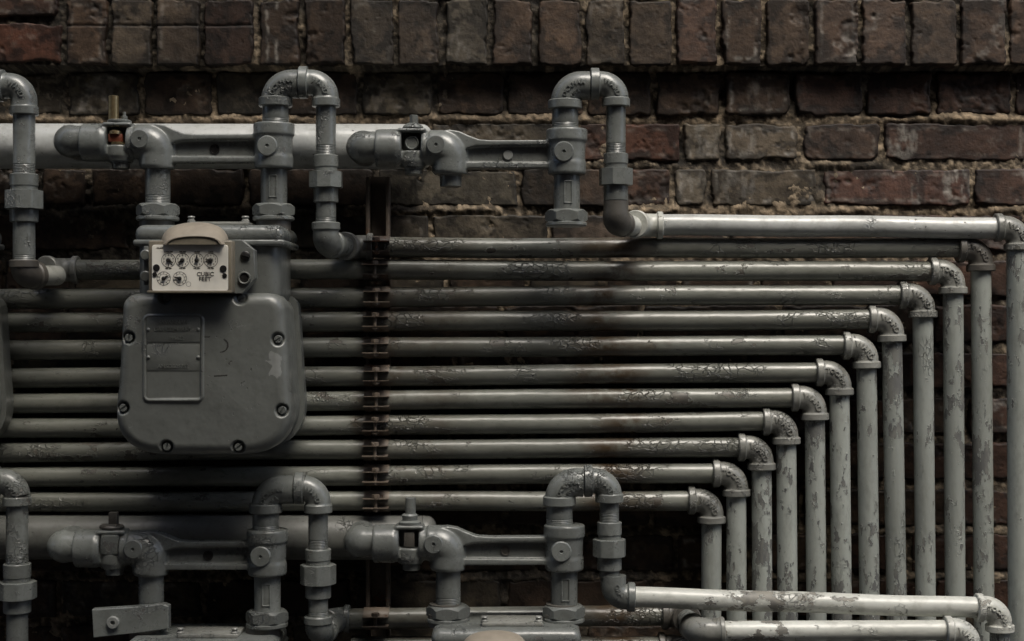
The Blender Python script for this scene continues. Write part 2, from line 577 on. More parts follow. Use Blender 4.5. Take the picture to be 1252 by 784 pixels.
        H[sl] = np.where(better, hh, H[sl])
        v = rng.uniform(.86, 1.14)
        m = mid[sl]
        base = np.array(t) * v * np.array((.66, .565, .45))
        cc = base[None, None, :] * (0.72 + .56 * m)[..., None]
        # worn pale overspray and scum near some edges
        scum = ss(m * .6 + fine[sl] * .4, .60, .72) * rng.choice((0, 0, .25, .5))
        cc = cc * (1 - scum[..., None]) + np.array((.19, .175, .155)) * scum[..., None]
        if rng.random() < .3 or 820 < a < 890 and 140 < ya < 260:
            ol_ = np.exp(-((d - 7) / 2.2) ** 2) * ss(m * .5 + fine[sl] * .5, .47, .6) * (.75 if 820 < a < 890 else .35)
            cc = cc * (1 - ol_[..., None]) + np.array((.27, .25, .22)) * ol_[..., None]
        if 310 < a < 330 and ya < 10:
            for lx in (331, 342):
                ol_ = np.exp(-((qx - lx) / 1.8) ** 2) * ss(m * .4 + fine[sl] * .6, .42, .6) * .9
                cc = cc * (1 - ol_[..., None]) + np.array((.36, .33, .29)) * ol_[..., None]
        cc = cc * (.86 + .28 * drag[sl])[..., None]
        gr = ss(grime[sl] - .020 * np.minimum(d, 12), .30, .44) * .8
        cc = cc * (1 - gr[..., None] * .8)
        # scorched, sooty corners
        soot = ss(big[sl] * .5 + m * .5, .52, .40) * .55
        cc = cc * (1 - soot[..., None] * .75)
        col[sl] = np.where(better[..., None], cc, col[sl])
    H += (mid - .5) * .0012 + (fine - .5) * .0007
    # spalled patches
    pit = ss(mid * .55 + lattice(xs, ys, 22, 9, 4, .65) * .45, .60, .70)
    H -= pit * .0028 * (fine * 1.6)
    col *= (1 - .4 * pit[..., None])
    # salts bleached out of the bricks at the right
    salt = lattice(xs, ys, 14, 71, 4, .65); run_ = lattice(xs, ys * .25, 5, 72, 3, .6)
    for sx, sy, rx, ry, kk in ((1104, 172, 20, 24, .75), (1170, 226, 20, 26, .9), (906, 172, 20, 22, .55), (862, 173, 22, 22, .6), (930, 112, 18, 24, .4), (846, 228, 18, 22, .5), (905, 228, 30, 24, .4), (565, 60, 14, 26, .4), (1120, 232, 8, 24, .6)):
        w_ = np.clip(1 - ((Xg - sx) / rx) ** 2 - ((Yg - sy) / ry) ** 2, 0, 1) ** .5
        w_ = w_ * ss(salt * .55 + run_ * .45, .44, .62) * kk * (H > -.006)
        col = col * (1 - w_[..., None]) + np.array((.23, .215, .19)) * w_[..., None]
    # thin crack across the first soldiers
    ck = np.exp(-((Yg - 36 + wy * .4) / 1.1) ** 2) * (Xg > 90) * (Xg < 318)
    H -= ck * .0022; col *= (1 - .6 * ck[..., None])
    # hairline chips on arrises
    chip = ss(lattice(xs, ys, 5, 12, 2), .80, .88)
    H -= chip * .001
    grid_object('brickwork', xs, ys, H, col, wall_material('brick_face', .62, .0012, 55), root)

    # mortar bed
    xs2 = np.arange(x0, x1, 2.1); ys2 = np.arange(y0, y1, 2.1)
    X2, Y2 = np.meshgrid(xs2, ys2)
    m1 = lattice(xs2, ys2, 70, 21, 3); m2 = lattice(xs2, ys2, 24, 22, 4, .6); m3 = lattice(xs2, ys2, 6, 23, 3, .7)
    pro = .0265 * ss(Y2, 87.5, 84.5)
    recess = -.0034 - .0055 * ss(m1, .50, .72)
    h2 = pro + recess + (m2 - .5) * .0062 + (m3 - .5) * .0062
    # beds of mortar squeezed out over the brick below on the open courses
    for yb_, k in ((146, .0065), (201, .0055), (257, .007), (650, .006), (707, .006)):
        w = np.exp(-((Y2 - yb_ + (m2 - .5) * 6) / 5.5) ** 2)
        h2 += w * k * ss(lattice(xs2, ys2, 120, int(yb_), 3), .36, .60)
    tan = np.array((.25, .19, .125)); grey = np.array((.11, .098, .078)); dark = np.array((.055, .046, .035))
    f = ss(lattice(xs2, ys2, 150, 31, 3) * .6 + m2 * .4, .40, .60)[..., None]
    c2 = dark * (1 - f) + (grey * .35 + tan * .65) * f
    sp = ss(m3, .40, .66)[..., None]
    c2 = c2 * (.30 + .95 * sp)
    bed = (np.exp(-((Y2 - 146) / 7) ** 2) + np.exp(-((Y2 - 257) / 7) ** 2) * (X2 > 780))[..., None] * .75
    c2 = c2 * (1 - bed) + tan * (.5 + .75 * sp) * bed
    grid_object('mortar', xs2, ys2, h2, c2, wall_material('mortar', .85, .0022, 120), root)


build_wall()


def plain_brick(name):
    t = NT(name)
    g = t.n('ShaderNodeNewGeometry')
    mp = t.n('ShaderNodeMapping'); mp.inputs['Rotation'].default_value = (R(90), 0, 0); t.l(g.outputs['Position'], mp.inputs['Vector'])
    b = t.n('ShaderNodeTexBrick'); b.inputs['Color1'].default_value = (.09, .06, .05, 1); b.inputs['Color2'].default_value = (.07, .05, .042, 1)
    b.inputs['Mortar'].default_value = (.14, .12, .1, 1); b.inputs['Scale'].default_value = 4.4; b.inputs['Mortar Size'].default_value = .02
    t.l(mp.outputs[0], b.inputs['Vector']); t.l(b.outputs['Color'], t.b.inputs['Base Color']); t.b.inputs['Roughness'].default_value = .8
    return t.m


brick_plain = plain_brick('plain_brick')
wall_root = bpy.data.objects['brick_wall']
kw = s(YW)
xl_, xr_ = (-170 - 626) * kw, (1429 - 626) * kw
zt_, zb_ = (392 + 129) * kw, (392 - 958) * kw
m = MB()
for (xa, xb, za, zb2) in ((-9, 9, zt_, 4.2), (-9, 9, -1.25, zb_), (-9, xl_, zb_, zt_), (xr_, 9, zb_, zt_)):
    m.rbox(((xa + xb) / 2, YW + .012 + .15, (za + zb2) / 2), (xb - xa, .3, zb2 - za), 0)
m.rbox((0, YW + .2, 0), (2.2, .2, 1.4), 0)
m.rbox((0, YW - .06, .86), (17.9, .14, .11), .004)  # ledge above the view, added to shade the top of the wall
m.build('outer_brickwork_shade_ledge', brick_plain, wall_root)
SHADE_DIST = 2.9
m = MB()
shade_outline = [(-11, -1.25), (10, -1.25), (10, .4), (5.5, 1.5), (1.05, SHADE_Z), (-3.2, SHADE_Z + 4.25 * SHADE_SLOPE), (-11, 2.2)]  # added out of view; top slopes to shade the left and bottom more
m.prism([Vector((gx, -SHADE_DIST, gz)) for gx, gz in shade_outline], Vector((0, -.3, 0)))
ow = m.build('shade_wall', brick_plain, org=Vector((0, -SHADE_DIST, -1.25)))
ow['label'] = 'unseen brick wall added behind the camera to shade the pipes'; ow['category'] = 'wall'

# ------------------------------------------------------------------ ground
g = MB()
zg = -1.25
g.add([(-40, -40, zg), (40, -40, zg), (40, 40, zg), (-40, 40, zg)], [(0, 1, 2, 3)])
go = g.build('ground', plain('asphalt', (.10, .098, .092), .85, 0, .003, 30))
go['kind'] = 'structure'

# ------------------------------------------------------------------ the bank of pipes
RUN_R = 12.3


def plan_elbow(mb, c, d1, d2, y, sc=1., word='WARD', phi=.15, tm=.80, L1=29, L2=28, sz=9.5):
    k = s(y) * sc
    mb.elbow(c, d1, d2, L1 * k, L2 * k, 17.5 * k, 14.7 * k, 17.4 * k, 8.5 * k)
    if word:
        mb.bend_text(word, c, d1, d2, 17.5 * k, 14.7 * k, sz * k, tm, phi, .0016)


ordinal = ['topmost', 'second', 'third', 'fourth', 'fifth', 'sixth', 'seventh', 'eighth', 'ninth', 'tenth', 'eleventh', 'lowest']
# (left x, left y, right-hand y at the bend, x of the drop at its top, x of the drop at y = 720)
RUNS = [
    (786, 275.5, 278.5, 1245, 1247, -.014, 'pale'), (432, 302, 304, 1199, 1203, 0, 'run'), (72, 330, 331.5, 1165, 1168, 0, 'run'),
    (-150, 366, 360.5, 1128, 1132, 0, 'run'), (-150, 396, 390, 1090, 1097, 0, 'run'), (-150, 428, 422.5, 1059, 1064, 0, 'run'),
    (-150, 464, 455, 1026, 1030, 0, 'run'), (-150, 495, 485.5, 996, 999, 0, 'run'), (-150, 525, 515, 961, 964, 0, 'run'),
    (-150, 554, 546.5, 931, 932.5, 0, 'run'), (-150, 584, 578.5, 900, 901, 0, 'run'), (-150, 615, 611.5, 870, 869, 0, 'run')]
extra = ['pale and brightest, starting at the right-hand outlet bend', 'dark with a rusty left end at the clamp rack',
         'starting at the far left outlet bend', '', '', '', '', '', '', '', '', 'with the shortest drop']
for i, (xl, yl, yr, xd, xb, y, mat) in enumerate(RUNS):
    k = s(y)
    a, b = W(xl, yl, y), W(xd, yr, y)
    low = W(xb + (xb - xd) * 1.6, 1415, y)
    lab = f'{ordinal[i]} long grey pipe of the bank, bending down at its right end'
    if extra[i]: lab = f'{ordinal[i]} long pipe of the bank, {extra[i]}'
    t = thing('gas_pipe', lab, 'pipe', b, 'long gas pipes of the bank')
    hd = (b - a).normalized(); dn = (low - b).normalized()
    m = MB()
    stp = 60
    pts = [a.lerp(b - hd * 20 * k, q / stp) for q in range(stp + 1)]
    ph = i * 1.7
    for q, p in enumerate(pts):       # old pipe is never dead straight
        p.z += math.sin(q * .21 + ph) * .0006 + math.sin(q * .08 + 2 * ph) * .0007
    m.tube(pts, RUN_R * k * (1.06 if i == 0 else 1), 40)
    m.build('horizontal_pipe', M['header'] if i == 0 else M['run'], t)
    m = MB()
    plan_elbow(m, b, -hd, dn, y, word=('WARD', 'WARD', 'STOCKHAM', 'WARD')[i % 4], sz=(9.5, 9.5, 7.5, 9.5)[i % 4])
    m.build('elbow', M['elbow'] if i != 1 else M['dark'], t)
    m = MB()
    m.tube([b + dn * 20 * k, low], (14.2 if i == 0 else 12.2) * k, 40)
    m.build('drop_pipe', M['vert'], t)
    if i in (0, 1, 2):                # the fitting where the run leaves the outlet bend
        m = MB()
        dirb = {0: Vector((-.45, -.9, .0)), 1: Vector((-.30, -.95, 0)), 2: Vector((-.34, -.94, -.03))}[i].normalized()
        m.elbow(a, hd, dirb, 24 * k, 26 * k, 13 * k, 14.2 * k, 17 * k, 7 * k)
        m.build('elbow', M['pale'] if i == 0 else M['elbow'], t)

# lower runs
y = YB
k = s(y)
a, b = W(750, 729.5, y), W(1222, 744, y)
low = W(1231, 1440, y)
t = thing('gas_pipe', 'pale chipped pipe crossing in front of the drops, topmost of the bottom right corner', 'pipe', b, 'bottom right front pipes')
hd, dn = (b - a).normalized(), (low - b).normalized()
m = MB(); m.tube([a.lerp(b - hd * .02, q / 30) + Z * (.0006 * math.sin(q * .5)) for q in range(1, 31)], 12.6 * k, 40); m.build('horizontal_pipe', M['pale'], t)
m = MB(); plan_elbow(m, b, -hd, dn, y, word='STOCKHAM', sz=7.5); m.build('elbow', M['pale'], t)
m = MB(); m.tube([b + dn * .02, low], 12 * k, 40); m.build('drop_pipe', M['vert'], t)
m = MB(); m.elbow(a, Z, hd, 26 * k, 26 * k, 15 * k, 15.5 * k, 18 * k, 9 * k, bead1=False)
m.bend_text('WARD', a, Z, hd, 15 * k, 15.5 * k, -8 * k, .8, -.2, .0011)
m.build('elbow', M['cast'], t)

for j, (yc, yf, xe, xr, lab) in enumerate(((752, -.115, 836, 1184, 'scuffed pipe stepping forward through a double elbow, second in the bottom right corner'),
                                        (791, -.07, 832, 1150, 'lowest pipe at the bottom edge, mostly cut off by the photo edge'))):
    k0, kf = s(0), s(yf)
    a = W(410 if j == 0 else 430, yc + (5 if j == 0 else 0), 0)
    e1 = W(xe, yc, 0)
    e2 = Vector((e1.x + .004, yf, e1.z)); zr = W(0, 0, 0)
    b = W(xr, 770.5 if j == 0 else 812, yf)
    t = thing('gas_pipe', lab, 'pipe', e1, 'bottom right front pipes')
    hd = (e1 - a).normalized(); h2 = (b - e2).normalized(); up = (e2 - e1).normalized()
    m = MB(); m.tube([a, e1 - hd * .02], 12.6 * k0, 40)
    m.build('rear_pipe', M['run'], t)
    m = MB(); m.elbow(e1, -hd, up, 27 * k0, 27 * k0, 17 * k0, 15 * k0, 17.6 * k0, 8 * k0); m.build('elbow', M['dark'], t)
    m = MB(); m.tube([e1 + up * .02, e2 - up * .02], 12 * k0, 32); m.build('nipple', M['cast'], t)
    m = MB(); m.elbow(e2, -up, h2, 27 * kf, 34 * kf, 17 * kf, 16 * kf, 17.4 * kf, 6 * kf, bead2=True); m.build('elbow', M['elbow'], t)
    m = MB(); m.tube([(e2 + h2 * .03).lerp(b - h2 * .02, q / 20) for q in range(21)], 12.3 * kf, 40); m.build('horizontal_pipe', M['pale'], t)
    m = MB(); plan_elbow(m, b, -h2, -Z, yf, word='WARD'); m.build('elbow', M['pale'], t)
    m = MB(); m.tube([b - Z * .02, Vector((b.x + .004, b.y, -1.24))], 12 * kf, 40); m.build('drop_pipe', M['vert'], t)
    if j == 0:
        m = MB(); m.elbow(a, hd, Vector((-.25, -.97, 0)), 18 * k0, 30 * k0, 12 * k0, 14.5 * k0, 17 * k0, 7 * k0); m.build('elbow', M['cast'], t)

# ------------------------------------------------------------------ header pipes
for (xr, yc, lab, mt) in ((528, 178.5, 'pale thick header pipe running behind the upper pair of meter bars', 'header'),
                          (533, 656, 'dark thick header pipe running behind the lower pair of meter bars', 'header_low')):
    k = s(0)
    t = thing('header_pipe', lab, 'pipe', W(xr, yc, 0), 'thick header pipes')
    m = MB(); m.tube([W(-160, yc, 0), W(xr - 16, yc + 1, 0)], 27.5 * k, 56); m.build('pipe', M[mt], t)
    p = W(xr - 15.5, yc + 1, 0)
    m = MB(); m.lathe(p, X, [(0, 27.4 * k), (4 * k, 27.2 * k)] + [((4 + 12 * math.sin(q * .262)) * k, (13 + 14.2 * math.cos(q * .262)) * k) for q in range(1, 7)], 56)
    m.build('end_cap', M[mt], t)

# ------------------------------------------------------------------ clamp rack
t = thing('clamp_rack', 'dark iron strut with a column of bolted clamps gripping the long pipes', 'pipe rack', W(461, 860, .02))
m = MB()
for xx in (449.5, 474):
    zt, zb = W(0, 216, .02).z, W(0, 860, .02).z
    m.rbox(((xx - 626) * s(.02), .032, (zt + zb) / 2), (4.6 * S, .024, zt - zb), .0008)
zt, zb = W(0, 214, .02).z, W(0, 862, .02).z
m.rbox(((461.7 - 626) * s(.02), .0465, (zt + zb) / 2), (20 * S, .004, zt - zb), .0005)
m.build('strut_channel', M['strap'], t)
ys_at = []
for i, (xl, yl, yr, xd, xb, y, mat) in enumerate(RUNS):
    if i: ys_at.append(yl + (yr - yl) * (461 - xl) / (xd - xl))
ys_at.append(756)
for n, yc in enumerate(ys_at):
    rs = random.Random(n)
    c = W(461 + rs.uniform(-1.2, 1.2), yc, 0)
    rust = n == 0
    mt = M['rusty'] if (rust or n == 1) else M['strap']
    w = 31 * S
    ro, ri = 13.4 * S, 12.4 * S
    cl = None
    for sg in (1, -1):
        m = MB()
        vs, fs = [], []
        N = 18
        prof = []
        gap = 5.4 * S
        a0 = math.asin(gap / ro); a1 = math.pi - .25
        for q in range(N + 1):
            an = a0 + (a1 - a0) * q / N
            prof.append((-math.cos(an), math.sin(an)))
        outer = [(p[0] * ro, p[1] * ro) for p in prof]; inner = [(p[0] * ri, p[1] * ri) for p in prof]
        # ear projecting forward
        tip = -ro - 13 * S
        ring = [(tip, gap + .9 * S)] + outer + [(ro + .004, outer[-1][1])] + [(ro + .004, inner[-1][1])] + inner[::-1] + [(tip, gap)]
        # tilt of the ear
        tilt = rs.uniform(-.05, .05)
        for xx in (-w / 2, w / 2):
            for (yy, zz) in ring:
                dz = (tilt * (-ro - yy)) if yy < -ro else 0
                vs.append((c.x + xx, c.y + yy, c.z + sg * zz + dz))
        L = len(ring)
        for q in range(L):
            fs.append((q, (q + 1) % L, L + (q + 1) % L, L + q))
        fs.append(tuple(range(L))); fs.append(tuple(range(L, 2 * L)))
        m.add(vs, fs)
        if cl is None:
            cl = m.build('clamp', mt, t)
        else:
            m.build('lower_strap', mt, cl)
    m = MB()
    bc = c + Vector((0, -ro - 7.5 * S, 0))
    m.tube([bc + Z * (-11 * S), bc + Z * (11 * S)], 2.1 * S, 12)
    m.hexnut(bc + Z * (6.5 * S), Z, 4.2 * S, 4.3 * S, rot=rs.uniform(0, 1))
    m.hexnut(bc - Z * (9.5 * S), Z, 3.2 * S, 4.3 * S, rot=rs.uniform(0, 1))
    m.build('bolt', mt, cl)

# ------------------------------------------------------------------ outlet bends
BENDS = [
    # ux, nipple y0-y1, bottom of elbow A collar, A top, B collar x, B top, dx, B collar y0-y1, down r, sleeve y0, hex y0-y1, hex r, lower sleeve y1, pipe?, elbow collar y, elbow centre, dir
    dict(ux=337, nip=152, ra=20.5, ac=131, cy=103, bx=366, dx=398.5, bc=131, dr=12.3, sl=190, hx=(210, 230), hr=20.5, ls=248, ec=272, ez=298, d=(.25, .97, 0), lab='grey outlet bend standing over the meter with the readable dials'),
    dict(ux=691, nip=157, ra=21, ac=134, cy=105, bx=722, dx=753, bc=131, dr=12.0, sl=188, hx=(206, 227), hr=20.3, ls=246, ec=None, ez=273, d=(.42, .9, 0), lab='grey outlet bend above the loose swivel nut where a meter is missing'),
    dict(ux=-32, nip=155, ra=21, ac=141, cy=107, bx=-5, dx=29.5, bc=141, dr=13.2, sl=213, hx=(233, 256), hr=23.5, ls=272, ec=318, ez=337, d=(.34, .94, .03), lab='grey outlet bend cut by the left edge in the upper row'),
    dict(ux=325, nip=648, ra=20.3, ac=627, cy=599, bx=361, dx=389, bc=627, dr=12.0, sl=671, hx=(690, 714), hr=21.5, ls=731, ec=753, ez=774, d=(.25, .97, 0), lab='dark outlet bend of the lower row, beside the bar with the lock bracket'),
    dict(ux=684, nip=640, ra=20.2, ac=618, cy=590, bx=714, dx=745, bc=614, dr=11.8, sl=638, hx=(659, 680), hr=20.3, ls=697, ec=None, ez=None, d=None, lab='dark outlet bend feeding the pale pipe at the bottom right'),
    dict(ux=-42, nip=646, ra=20.5, ac=618, cy=591, bx=-12, dx=21, bc=618, dr=13.2, sl=689, hx=(711, 732), hr=22.8, ls=749, ec=860, ez=None, d=None, lab='dark outlet bend cut by the left edge in the lower row'),
]
for n, b in enumerate(BENDS):
    y = YB; k = s(y)
    cA = W(b['ux'], b['cy'], y); cB = W(b['dx'], b['cy'] - 2, y)
    t = thing('outlet_bend', b['lab'], 'pipe bend', W(b['ux'], b['nip'], y), 'outlet bends of the meter bars')
    m = MB()
    z0 = W(0, b['nip'], y).z
    prof = [((q - 0) * k, r * k) for q, r in [(-3, 16.3), (0, 16.3)] + thread(1, 7, 16.4) + [(14, 16.0), (b['nip'] - b['ac'] + 6, 16.0)]]
    m.lathe(W(b['ux'], b['nip'], y), Z, prof)
    m.build('nipple', M['cast'], t)
    rA = 17.6
    m = MB()
    LA = (b['ac'] - b['cy'])
    m.elbow(cA, -Z, X, LA * k, (b['bx'] - b['ux'] - 1) * k, 20 * k, rA * k, b['ra'] * k, 11.5 * k, bead2=False)
    m.bend_text('STOCKHAM', cA, -Z, X, 20 * k, rA * k, 7.8 * k, .80, .12, .0016)
    m.bend_text('USA', cA, -Z, X, 20 * k, rA * k, 7 * k, .84, -.44, .0016)
    m.build('elbow', M['cast'], t)
    m = MB()
    rB = 15.6
    m.elbow(cB, -X, -Z, (b['dx'] - b['bx']) * k, (b['bc'] - b['cy'] + 2) * k, 18.5 * k, rB * k, 17.3 * k, 10.5 * k)
    # the heavier bead facing the first elbow
    m.lathe(W(b['bx'], b['cy'] - 2, y), X, [(0, 16 * k), (0, 19 * k), (.8 * k, 19.8 * k), (10 * k, 19.6 * k), (10.8 * k, 16 * k)])
    m.bend_text('WARD', cB, -X, -Z, 18.5 * k, rB * k, 8.5 * k, .80, .1, .0016)
    m.build('elbow', M['cast'], t)

    def seg(p0, p1, prof, name, mat, sides=None):
        mm = MB()
        mm.lathe(W(b['dx'], p0, y), -Z, [((q - p0) * k, r * k) for q, r in prof], 40)
        return mm.build(name, mat, t)
    dr = b['dr']
    seg(b['bc'], b['sl'], [(b['bc'] - 4, dr), (b['sl'] - 13, dr)] + thread(b['sl'] - 12, b['sl'] + 3, dr + .2), 'down_pipe', M['cast'])
    # union: tail piece, hex ring, tail piece
    h0, h1 = b['hx']; ex = b['hr'] - 20.5
    mm = MB()
    r1 = 15.2 + ex * .6
    P = lambda q: W(b['dx'], q, y)
    mm.lathe(P(b['sl']), -Z, [(0, dr), (0, (r1 - .8) * k), (.8 * k, r1 * k), ((h0 - b['sl'] - 6) * k, r1 * k), ((h0 - b['sl'] - 5) * k, (r1 - 1) * k), ((h0 - b['sl'] + 2) * k, (r1 - 1) * k)][1:], 8 if False else 40)
    un = mm.build('union', M['cast'], t)
    mm = MB(); mm.lathe(P(h1 - 2), -Z, [(0, r1 * k), ((b['ls'] - h1 + 1) * k, r1 * k), ((b['ls'] - h1 + 2) * k, (r1 - 1) * k)])
    mm.build('union', M['cast'], t)
    mm = MB(); mm.hexnut(P(h0), -Z, (h1 - h0) * k, b['hr'] * .955 * k, 8, rot=.39 + .15 * n, cham=.12)
    mm.build('union_nut', M['cast'], un)
    if n == 4:
        mm = MB(); mm.lathe(P(b['ls'] - 2), -Z, [(0, 12 * k), (10 * k, 12.4 * k)]); mm.build('lower_pipe', M['cast'], t)
    elif n == 5:
        seg(b['ls'], 870, [(b['ls'] - 2, 13), (880, 13)], 'lower_pipe', M['cast'])
    else:
        top = b['ec'] if b['ec'] else b['ls']
        seg(b['ls'], top, [(b['ls'] - 3, dr), (top - 6, dr + .1)] + thread(top - 6, top + 4, dr + .3), 'lower_pipe', M['cast'])
        c = P(b['ez']) ; d2 = Vector(b['d']).normalized()
        mm = MB()
        if b['ec']:
            mm.elbow(c, Z, d2, (b['ez'] - top) * k, 26 * k, 14 * k, 15.6 * k, 17.4 * k, 9.5 * k, swell=1.06)
        else:
            mm.elbow(c, Z, d2, (b['ez'] - top) * k, 26 * k, 15 * k, 15.2 * k, 16 * k, 7 * k, bead1=False, swell=1.12)
        mm.build('elbow', M['dark'] if n in (1, 2) else M['cast'], t)
        mm = MB(); mm.tube([c + d2 * (18 * k), c + d2 * .075], 12.5 * k, 32); mm.build('nipple', M['pale'] if n in (1, 2) else M['cast'], t)

# ------------------------------------------------------------------ meter bars


def meter_bar(ox, oy, lab, kind, meter):
    y = YB; k = s(y)
    P = lambda px, py, dy=0.: W(px + ox, py + oy, y) + Y * dy
    t = thing('meter_bar', lab, 'meter bar', P(193, 207), 'meter bars with inlet valves')
    # inlet elbow coming forward off the header
    m = MB()
    c = P(83, 172.5)
    m.elbow(c, Y, X, .062, 19 * k, 10 * k, 18.6 * k, 19 * k, 5 * k, bead1=False, bead2=False, swell=1.08)
    m.tube([c + X * 14 * k, c + X * 21 * k], 14.5 * k, 32)
    m.build('inlet_elbow', M['cast'], t)
    # casting
    m = MB()
    ax = P(0, 174.5)
    L = lambda px: Vector((W(px + ox, 0, y).x, y, ax.z))
    m.lathe(L(101.5), X, [(0, 20 * k), (0, 22.2 * k), (1.5 * k, 23.2 * k), (26 * k, 23.4 * k), (29 * k, 22 * k)], 48)
    # window block: walls round an open valve chamber
    wx0, wx1, wz0, wz1 = 133.5, 158, 156.5, 179
    zt, zb = P(0, 151).z, P(0, 197).z
    dpt = 21.5 * k

    def slab(xa, xb, ya, yb, y0, y1, r=2.):
        pa, pb = P(xa, ya), P(xb, yb)
        m.rbox(((pa.x + pb.x) / 2, y + (y0 + y1) / 2 * k, (pa.z + pb.z) / 2), (abs(pb.x - pa.x), (y1 - y0) * k, abs(pa.z - pb.z)), r * k)
    slab(128, 164, 151, wz0, -15, 15, 2.5)
    m.lathe(P(147, 178.5), -Z, [(0, 15 * k), (1 * k, 17.5 * k), (13 * k, 17.5 * k), (17 * k, 15.5 * k), (20 * k, 15 * k)], 40)
    m.lathe(L(128), X, [(0, 21.5 * k), (4.5 * k, 21.5 * k), (5.5 * k, 20.5 * k)], 48)
    m.lathe(L(wx1 - .5), X, [(0, 19.5 * k), (1 * k, 20.5 * k), (12 * k, 20.5 * k)], 48)
    slab(126, 164, 154, 194, 0, 17)
    # body: horizontal barrel turning down
    m.lathe(L(158), X, [(0, 19 * k), (10 * k, 20 * k), (30 * k, 20 * k), (38 * k, 17 * k)], 48)
    m.elbow(P(192, 174), -X, -Z, 24 * k, 30 * k, 14 * k, 21.8 * k, 22 * k, 6 * k, bead1=False, bead2=False, swell=1.06)
    m.lathe(P(193, 199), -Z, [(0, 20.5 * k), (6 * k, 21 * k), (8 * k, 20 * k)], 48)
    # shoulder running down into the top flange of the bar
    up = [(178, 154), (192, 152.5), (204, 154.5), (216, 160), (228, 164.5), (244, 165.5), (318, 165), (318, 171), (240, 172), (222, 173), (205, 178), (180, 178)]
    m.prism([P(px, py, .011) for px, py in up], Vector((0, -.022, 0)))
    lo = [(200, 192), (318, 192.5), (318, 199.5), (206, 200)]
    m.prism([P(px, py, .011) for px, py in lo], Vector((0, -.022, 0)))
    web = [(205, 168), (318, 168), (318, 196), (205, 196)]
    holes = MB()
    m.prism([P(px, py, .004) for px, py in web], Vector((0, -.006, 0)))
    # right hand sleeve
    m.lathe(P(335, 151), -Z, [(0, 18 * k), (0, 23.5 * k), (1.5 * k, 25.2 * k), (14.5 * k, 25.2 * k), (17 * k, 23 * k), (38 * k, 22.4 * k), (42 * k, 23.6 * k), (54 * k, 23.6 * k), (56 * k, 22 * k)], 56)
    cast = fuse(m, 'casting', M['cast'], t, smooth=7)
    # boss caps facing the front
    for bx, by, br, dy in ((176, 172.5, 11.6, -19.5), (330.5, 181, 12.4, -22)):
        m = MB()
        p = P(bx, by) + Y * (dy * k)
        m.lathe(p + Y * (6 * k), -Y, [(0, br * k), (8.2 * k, br * k), (9.6 * k, (br - 1.3) * k), (9.8 * k, 2.3 * k), (8.4 * k, 1.7 * k), (8.4 * k, .2 * k)], 40)
        m.build('boss_cap', M['cast'], t)
    # web stud, or a dark disc coloured for the shade in a hole
    m = MB()
    p = P(263, 183)
    if kind in ('plug', ):
        m.lathe(p + Y * .002, -Y, [(0, 6 * k), (.0062, 6 * k), (.0068, 5.4 * k)], 28); m.build('web_plug', M['peel'], t)
    else:
        m.lathe(p + Y * .002, -Y, [(0, 6 * k), (.0056, 6 * k), (.0056, 5 * k), (.0046, 4.6 * k)], 28); m.build('web_hole_shade', M['black'] if kind != 'pin' else M['dark'], t)
    # stubs
    m = MB()
    if meter:
        m.lathe(P(193, 205), -Z, [(0, 15.2 * k), (34 * k, 15.2 * k)] + [(q * k, r * k) for q, r in thread(34, 46, 15.2)], 40)
    else:
        m.lathe(P(193, 205), -Z, [(0, 17 * k), (4 * k, 13.5 * k), (16 * k, 13 * k), (17 * k, 12 * k)], 40)
    m.build('inlet_stub', M['cast'], t)
    m = MB()
    m.lathe(P(335, 205), -Z, [(0, 16.2 * k), (47 * k, 16 * k)], 40)
    # raised oval cartouche on the stub
    c = P(336, 229) + Y * (-16.2 * k)
    for w_, h_, q in ((9, 26, 0), ):
        for xa, za, xb, zb in ((-w_ / 2, -h_ / 2, -w_ / 2, h_ / 2), (w_ / 2, -h_ / 2, w_ / 2, h_ / 2), (-w_ / 2, h_ / 2, w_ / 2, h_ / 2), (-w_ / 2, -h_ / 2, w_ / 2, -h_ / 2)):
            m.tube([c + Vector((xa * k, .3 * k, za * k)), c + Vector((xb * k, .3 * k, zb * k))], .9 * k, 8)
    m.build('outlet_stub', M['cast'], t)
    for px, r in ((193, 24.8), (334.5, 24.2)):
        if not meter and px < 200: continue
        if meter == 'lock' and px < 200: continue
        m = MB()
        m.hexnut(P(px, 249.5), -Z, 16.5 * k, r * .95 * k, 6 if px > 200 else 6, rot=.3 + px * .37, cham=.42)
        m.lathe(P(px, 264.5), -Z, [(0, (r - 1) * k), (1.2 * k, (r + 1) * k), (4.2 * k, (r + 1.2) * k), (5.6 * k, (r - .2) * k)], 44)
        m.build('swivel_nut', M['cast'], t)
    # valve bottom cap
    m = MB()
    m.lathe(P(148, 197), -Z, [(0, 12.5 * k), (3 * k, 12.5 * k), (3.4 * k, 11 * k), (9 * k, 10.6 * k), (10 * k, 9 * k)], 32)
    m.build('valve_cap', M['cast'], t)
    # valve top
    top = P(146, 150.5)
    if kind == 'brass':
        m = MB(); m.lathe(P(146, 151), Z, [(0, 14 * k), (1 * k, 14.5 * k), (3.2 * k, 14.5 * k), (4 * k, 13 * k)], 36)
        vt = m.build('valve_washer', M['cast'], t)
        m = MB(); m.lathe(P(139, 148), Z, [(0, 6.3 * k), (30 * k, 6.2 * k), (30.6 * k, 5.4 * k)], 28)
        m.build('brass_pin', M['brass'], t)
        m = MB(); m.hexnut(P(152, 148), Z, 6 * k, 3.4 * k); m.lathe(P(152, 142), Z, [(0, 2 * k), (5 * k, 2 * k)], 12); m.build('bolt', M['cast'], t)
        m = MB(); q = P(144, 170); m.rbox(q + Y * (-8 * k), (17 * k, 9 * k, 10 * k), 1.2 * k); m.build('valve_core', M['redrubber'], t)
